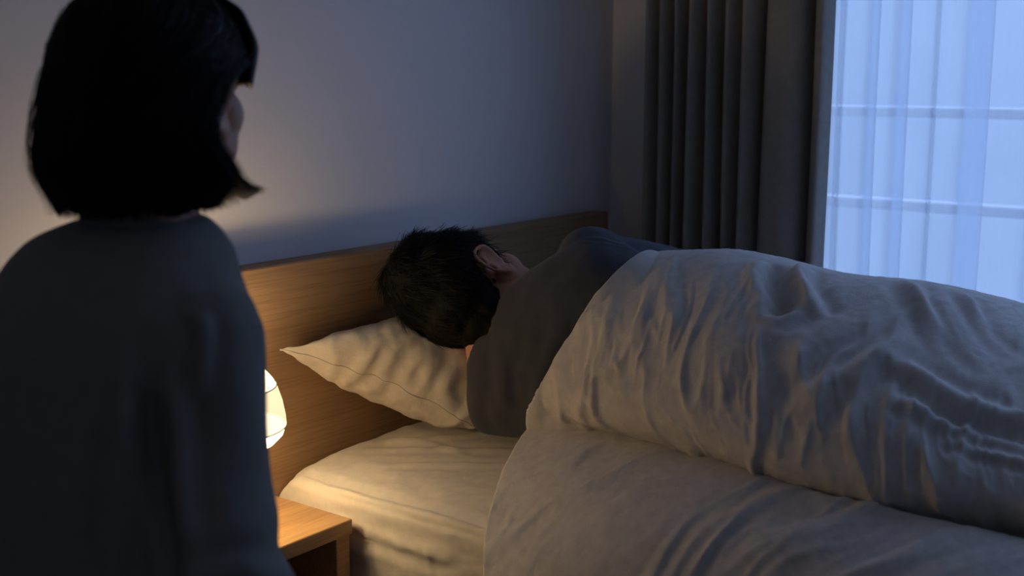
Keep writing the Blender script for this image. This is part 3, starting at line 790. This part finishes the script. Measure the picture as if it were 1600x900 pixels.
A2 = np.stack([cr_pts(A1[i], 26) for i in range(A1.shape[0])], axis=0)            # (nu, nv, 3)
nu, nv = A2.shape[:2]
me = grid_mesh(A2); no = get_no(me)
if no[(nu // 2) * nv + nv // 3, 2] < 0: me.flip_normals()
no = get_no(me); co = get_co(me)
UU, VV = np.meshgrid(np.arange(nu) / (nu - 1), np.arange(nv) / 26.0, indexing='ij'); UU = UU.ravel(); VV = VV.ravel()
upper = np.clip((8.0 - VV) / .6, 0, 1); lower = np.clip((VV - 8.05) / .5, 0, 1)
# sharpen the valley where the folded-back flap tucks under
d = -0.010 * np.exp(-((VV - 8.0) / .10) ** 2)
def ridged(P, sc_, seed, k=2.0):
    n = fbm(P, sc_, 2, seed)
    return np.clip(1 - np.abs(n) * 3.2, 0, 1) ** k
wp = np.stack([fbm(co, (5, 5, 5), 2, 51.0), fbm(co, (5, 5, 5), 2, 61.0), fbm(co, (5, 5, 5), 2, 71.0)], 1) * .035
# cloth coordinates: a along the body, b down the side
al = np.cumsum(np.r_[0, np.linalg.norm(np.diff(A2[nu // 2], axis=0), axis=1)])[(VV * 26).round().astype(int).clip(0, nv - 1)]
AB = np.stack([co[:, 1] + .16 * al, al, np.zeros(len(co))], 1) + wp
band = np.clip((VV - 3.9) / 1.2, 0, 1) * upper * np.clip(UU * 8 + .35, 0, 1)
msk = np.clip(fbm(AB, (6, 5, 1), 2, 12.0) * 1.8 + .75, .15, 1.25)
d += band * msk * (.0095 * (ridged(AB, (14, 2.4, 1), 5.0, 1.2) - .4) + .0035 * (ridged(AB, (30, 6, 1), 9.0) - .3))
d += (.005 * fbm(co, (5, 6, 5), 2, 20.0) + .0010 * (ridged(co, (34, 34, 20), 27.0) - .3))
AC = np.stack([co[:, 1] * .9 + .55 * co[:, 0], al, np.zeros(len(co))], 1) + wp
d += lower * np.clip(fbm(AC, (5, 4, 1), 2, 42.0) * 1.4 + .6, .15, .95) * (.0072 * (ridged(AC, (10, 1.8, 1), 35.0, 1.2) - .4) + .0032 * (ridged(AC, (24, 6, 1), 39.0) - .3))
STROKES = [([(1.90, .905, .87), (1.84, .885, .862), (1.78, .84, .845), (1.745, .845, .80)], .018, -.024),
 ([(1.92, .87, .87), (1.85, .845, .86), (1.80, .80, .845), (1.77, .78, .83)], .016, .014),
 ([(1.98, .72, .86), (1.90, .66, .85), (1.82, .60, .82), (1.76, .54, .78)], .016, .012),
 ([(1.95, .68, .86), (1.86, .60, .83), (1.80, .52, .79)], .010, -.008),
 ([(2.02, .64, .84), (1.93, .57, .83), (1.86, .50, .79)], .014, .010),
 ([(1.74, .66, .79), (1.72, .56, .76), (1.72, .48, .745), (1.74, .38, .74)], .020, .012),
 ([(1.66, .62, .75), (1.66, .52, .73), (1.68, .40, .72)], .014, .008),
 ([(1.64, .56, .71), (1.65, .46, .70), (1.66, .40, .70)], .010, .006),
 ([(1.80, .74, .83), (1.72, .76, .79), (1.65, .80, .72), (1.63, .84, .66)], .024, .008),
 ([(1.79, .64, .82), (1.71, .67, .79), (1.64, .715, .73), (1.62, .75, .66)], .022, .010)]
for pts, wd, dp in STROKES: d += stroke(co, pts, wd, dp)
co2 = co + no * d[:, None]
man_bvh = []
dg = bpy.context.evaluated_depsgraph_get()
for ob in man.children:
    if ob.name in ('body', 'shirt'):
        bm = bmesh.new(); bm.from_mesh(ob.data); bm.transform(Matrix.Translation(man.location)); man_bvh.append(BVHTree.FromBMesh(bm)); bm.free()
for i in range(len(co2)):
    if co2[i, 0] < 1.52 or VV[i] > 7.5: continue
    for tr_ in man_bvh:
        loc, nn, _, dist_ = tr_.find_nearest(Vector(co2[i]), .12)
        if loc is None: continue
        sd_ = (Vector(co2[i]) - loc).dot(nn)
        if sd_ < .026: co2[i] += np.array(nn) * (.026 - sd_)
set_co(me, co2)
duv = meshobj('duvet', me, M['duvet']); tag(duv, 'rumpled beige linen duvet covering the sleeper and hanging over the near bed side', 'duvet')
md = duv.modifiers.new('thickness', 'SOLIDIFY'); md.thickness = 0.020; md.offset = -1

# ------------------------------------------------------------------ seated woman
WROOT = Vector((.70, 1.07, 0)); WROT = R(5 - 90)
wom = empty('person', WROOT, WROT); tag(wom, 'person with a black bob in a grey sweatshirt sitting with their back to us', 'person')
WH = Vector((-.011, .116, 1.174)); head_yaw = 20; head_tilt = -4
MW = Matrix.Translation(WH) @ Matrix.Rotation(R(head_yaw), 4, 'Z') @ Matrix.Rotation(R(head_tilt), 4, 'X') @ Matrix.Scale(1.0, 4)
bm = bmesh.new(); head_shapes(bm, True); bm.transform(MW)
tube(bm, [MW @ Vector((0, -.02, -.02)), MW @ Vector((0, -.025, -.08)), (0, .085, 1.045), (0, .06, .99)], [.047, .046, .052, .07], 20, 6)
WT = [((0, .00, .45), .150, .11), ((0, -.012, .56), .145, .108), ((0, -.005, .68), .130, .098), ((0, .012, .80), .132, .100), ((0, .03, .90), .140, .095), ((0, .045, .955), .125, .082), ((0, .060, 1.00), .090, .066), ((0, .075, 1.04), .065, .055)]
loft_body(bm, [(c, (a, 0, 0), (0, b_, 0)) for c, a, b_ in WT])
for s in (-1, 1):
    limb(bm, [(s * .122, .040, .945), (s * .145, .02, .85), (s * .164, .0, .730), (s * .165, .07, .610), (s * .09, .23, .535)], [.052, .044, .038, .033, .024])
    hand_shapes(bm, (s * .09, .235, .528), (-s * .55, .8, -.15), (0, -.1, -1), -s, .165, .35)
    limb(bm, [(s * .09, .02, .48), (s * .10, .20, .455), (s * .10, .40, .43), (s * .10, .43, .25), (s * .10, .42, .08)], [.080, .068, .052, .048, .034])
    tube(bm, [(s * .10, .41, .045), (s * .105, .48, .040), (s * .11, .56, .028)], [.036, .036, .024], 16, 5, .8)
me = fuse(bm, .0045, 4)
meshobj('body', me, M['skin'], wom)
eyes(MW, wom)
# sweatshirt
bm = bmesh.new()
WS = [((0, .000, .455), .185, .145), ((0, -.015, .56), .178, .146), ((0, -.012, .68), .160, .130), ((0, .005, .80), .158, .124), ((0, .022, .90), .162, .116), ((0, .034, .960), .156, .106), ((0, .045, 1.000), .134, .092), ((0, .058, 1.030), .114, .078), ((0, .070, 1.052), .070, .060)]
loft_body(bm, [(c, (a, 0, 0), (0, b_, 0)) for c, a, b_ in WS], p=2.2)
for s in (-1, 1):
    tube(bm, [(s * .120, .038, .950), (s * .143, .020, .860), (s * .172, -.002, .735), (s * .174, .06, .615), (s * .095, .225, .535)], [.060, .056, .062, .056, .038], 24, 8)
me = fuse(bm, .006, 10)
co = get_co(me); no = get_no(me)
d = .006 * fbm(co, (8, 8, 4), 3, 3.0)
arm = np.clip((np.abs(co[:, 0]) - .16) / .03, 0, 1) * np.clip((.95 - co[:, 2]) / .1, 0, 1)
d += arm * .003 * np.sin(co[:, 2] * 95 + 6 * fbm(co, (6, 6, 6), 2, 9.0)) * np.clip((.86 - co[:, 2]) / .1, 0, 1)
d += .006 * np.sin(co[:, 0] * 38 + 5 * fbm(co, (4, 4, 2), 2, 15.0)) * np.clip((.95 - co[:, 2]) / .3, 0, 1) * (1 - arm)
for pts, wd, dp in (([(.120, -.030, .965), (.137, -.045, .897), (.147, -.049, .851), (.160, -.056, .807), (.173, -.063, .764), (.178, -.07, .70)], .012, -.013), ([(.150, -.03, .93), (.160, -.035, .88), (.168, -.04, .83), (.185, -.045, .77)], .012, .008), ([(.115, -.05, .92), (.115, -.07, .85), (.12, -.08, .78), (.12, -.09, .70)], .014, .009), ([(.153, .005, .984), (.165, -.005, .95), (.165, -.02, .90)], .010, .007),
                    ([(.15, -.03, .985), (.185, -.035, .93), (.20, -.05, .86)], .016, .006)):
    d += stroke(co, pts, wd, dp)
set_co(me, co + no * d[:, None])
sw = meshobj('sweatshirt', me, M['sweater'], wom)
bm = bmesh.new()
rings = []
ncol = 48
for i in range(ncol):
    a = 2 * math.pi * i / ncol
    c = Vector((.062 * math.cos(a), .078 + .056 * math.sin(a), 1.042 - .010 * math.sin(a))); rad = Vector((math.cos(a), math.sin(a), .2))
    rings.append([c + rad * .006 * math.cos(k * math.pi / 4) + Vector((0, 0, .008)) * math.sin(k * math.pi / 4) for k in range(8)])
rings_loft(bm, rings + [rings[0]], cap=False); bmesh.ops.remove_doubles(bm, verts=bm.verts, dist=1e-6)
meshobj('collar', bm, M['sweater'], sw)
bm = bmesh.new()
for s in (-1, 1): tube(bm, [(s * .09, .0, .48), (s * .10, .20, .455), (s * .10, .40, .43), (s * .10, .435, .25), (s * .10, .43, .10)], [.092, .080, .064, .060, .054], 24, 6)
ell(bm, (0, -.0, .49), (.17, .125, .085))
me = fuse(bm, .008, 6); meshobj('trousers', me, M['trousers'], wom)

# bob haircut: shell around the back and sides, bangs in front
def bob_r(th, t):
    """th: angle from the back (0) to the front (pi); t: 0 crown .. 1 hem. Returns radius pair, z."""
    return None
def ism(t, xs, ys):
    return sum(np.interp(min(max(t + o_, 0), 1.0 + o_ * 0 if o_ > 0 and t >= 1 else 1.0), xs, ys) for o_ in (-.06, -.03, 0, .03, .06)) / 5
def bob_point(th, t, off=0.0):
    # vertical profile: scale of the horizontal radius and z
    zc = ism(t, [0, .12, .25, .4, .55, .7, .85, 1.0], [.122, .113, .088, .050, .006, -.036, -.079, -.112])
    k = ism(t, [0, .12, .25, .4, .55, .7, .85, 1.0], [.02, .50, .79, .95, 1.05, 1.13, 1.15, .90])
    front = np.clip((th - 1.6) / .9, 0, 1)
    rx = .094 * k; ry = .116 * k * (1 - .0 * front)
    if th > 1.2:      # front locks hang straighter, then flip outwards at the tips
        f = np.clip((th - 1.2) / .6, 0, 1)
        rx += f * (ism(t, [.7, .88, 1.0], [0, .002, .020]))
        ry += f * (ism(t, [.7, .88, 1.0], [0, -.002, .012]))
    x = (rx + off) * math.sin(th); y = -.012 - (ry + off) * math.cos(th)
    return x, y, zc
nth, nt = 120, 70
G = np.zeros((nth, nt, 3))
for i in range(nth):
    u = -1 + 2 * i / (nth - 1)
    for j in range(nt):
        t = j / (nt - 1)
        thm = ism(t, [0, .3, .42, .5, .7, .9, 1.0], [3.14, 3.0, 2.15, 1.40, 1.08, 1.50, 2.00])
        th = abs(u) * thm
        x, y, z = bob_point(th, t)
        hem = .010 * noise.noise(Vector((u * 6, 2.0, 0))) * t ** 6 - .012 * math.cos(th) * t ** 4 
        if th > 1.25: hem += .010 * np.clip((th - 1.25) / .5, 0, 1) * t ** 8
        lump = .004 * noise.noise(Vector((u * 9, t * 1.5, 4))) + .0015 * noise.noise(Vector((u * 60, t * 3, 1)))
        n_ = Vector((x, y + .012, 0)); n_ = n_.normalized() if n_.length > 1e-5 else Vector((0, 0, 0))
        G[i, j] = (math.copysign(x, u) + n_.x * lump * (1 if u > 0 else -1), y + n_.y * lump, z + hem)
me = grid_mesh(G); me.transform(MW)
wh = meshobj('hair', me, M['hair_w'], wom); wh['label'] = 'straight black chin-length bob'
md = wh.modifiers.new('t', 'SOLIDIFY'); md.thickness = .014; md.offset = -1
# loose strands along the shell
paths = []
rg = random.Random(11)
for q in range(2600):
    u = rg.uniform(-1, 1); t0 = rg.uniform(.0, .55); t1 = min(1.03, t0 + rg.uniform(.35, .6)) if rg.random() < .4 else rg.uniform(.97, 1.05)
    off = rg.uniform(.0, .004) + (rg.random() < .06) * rg.uniform(.002, .008)
    pts = []
    ph = rg.uniform(-.03, .03)
    for k in range(11):
        t = t0 + (t1 - t0) * k / 10; tt = min(t, 1.0)
        thm = np.interp(tt, [0, .3, .42, .5, .7, .9, 1.0], [3.14, 3.0, 2.15, 1.40, 1.08, 1.50, 2.00])
        th = min(abs(u) * thm + ph * t, 3.14)
        x, y, z = bob_point(abs(th), tt, off * (.3 + t))
        hem = -.012 * math.cos(th) * tt ** 4
        if th > 1.25: hem += .010 * np.clip((th - 1.25) / .5, 0, 1) * tt ** 8
        pts.append((math.copysign(x, u), y, z + hem - max(0, t - 1) * .12))
    paths.append(np.array(pts))
me = strands(paths, .0006); me.transform(MW)
meshobj('hair_strands', me, M['hair_w'], wh)
# bangs
G = np.zeros((60, 24, 3))
for i in range(60):
    u = -1 + 2 * i / 59
    for j in range(24):
        t = j / 23
        az = u * 1.30
        rr_ = ism(t, [0, .35, .7, 1.0], [.060, .098, .116, .108]) + .0015 * noise.noise(Vector((u * 40, t, 0)))
        z = ism(t, [0, .35, .7, 1.0], [.112, .092, .055, .012]) - .006 * noise.noise(Vector((u * 14, 5, 0))) * t ** 4
        G[i, j] = (rr_ * .86 * math.sin(az), -.006 + rr_ * 1.07 * math.cos(az), z)
me = grid_mesh(G); me.transform(MW)
o = meshobj('bangs', me, M['hair_w'], wh); md = o.modifiers.new('t', 'SOLIDIFY'); md.thickness = .006; md.offset = 1
# stool she sits on (below the frame)
st_ = empty('stool', (.70, 1.07, 0), WROT); tag(st_, 'low upholstered stool under the seated woman, below the picture edge', 'stool')
bm = bmesh.new(); lathe(bm, [(0, .32), (.17, .32), (.185, .33), (.19, .36), (.18, .385), (.12, .397), (0, .40)], 48); meshobj('seat', bm, M['mattress'], st_)
for i in range(4):
    a = math.pi / 4 + i * math.pi / 2
    bm = bmesh.new(); tube(bm, [(.17 * math.cos(a), .17 * math.sin(a), .0), (.13 * math.cos(a), .13 * math.sin(a), .325)], [.014, .018], 16, 4, cap_round=False); meshobj('leg', bm, M['oak'], st_)
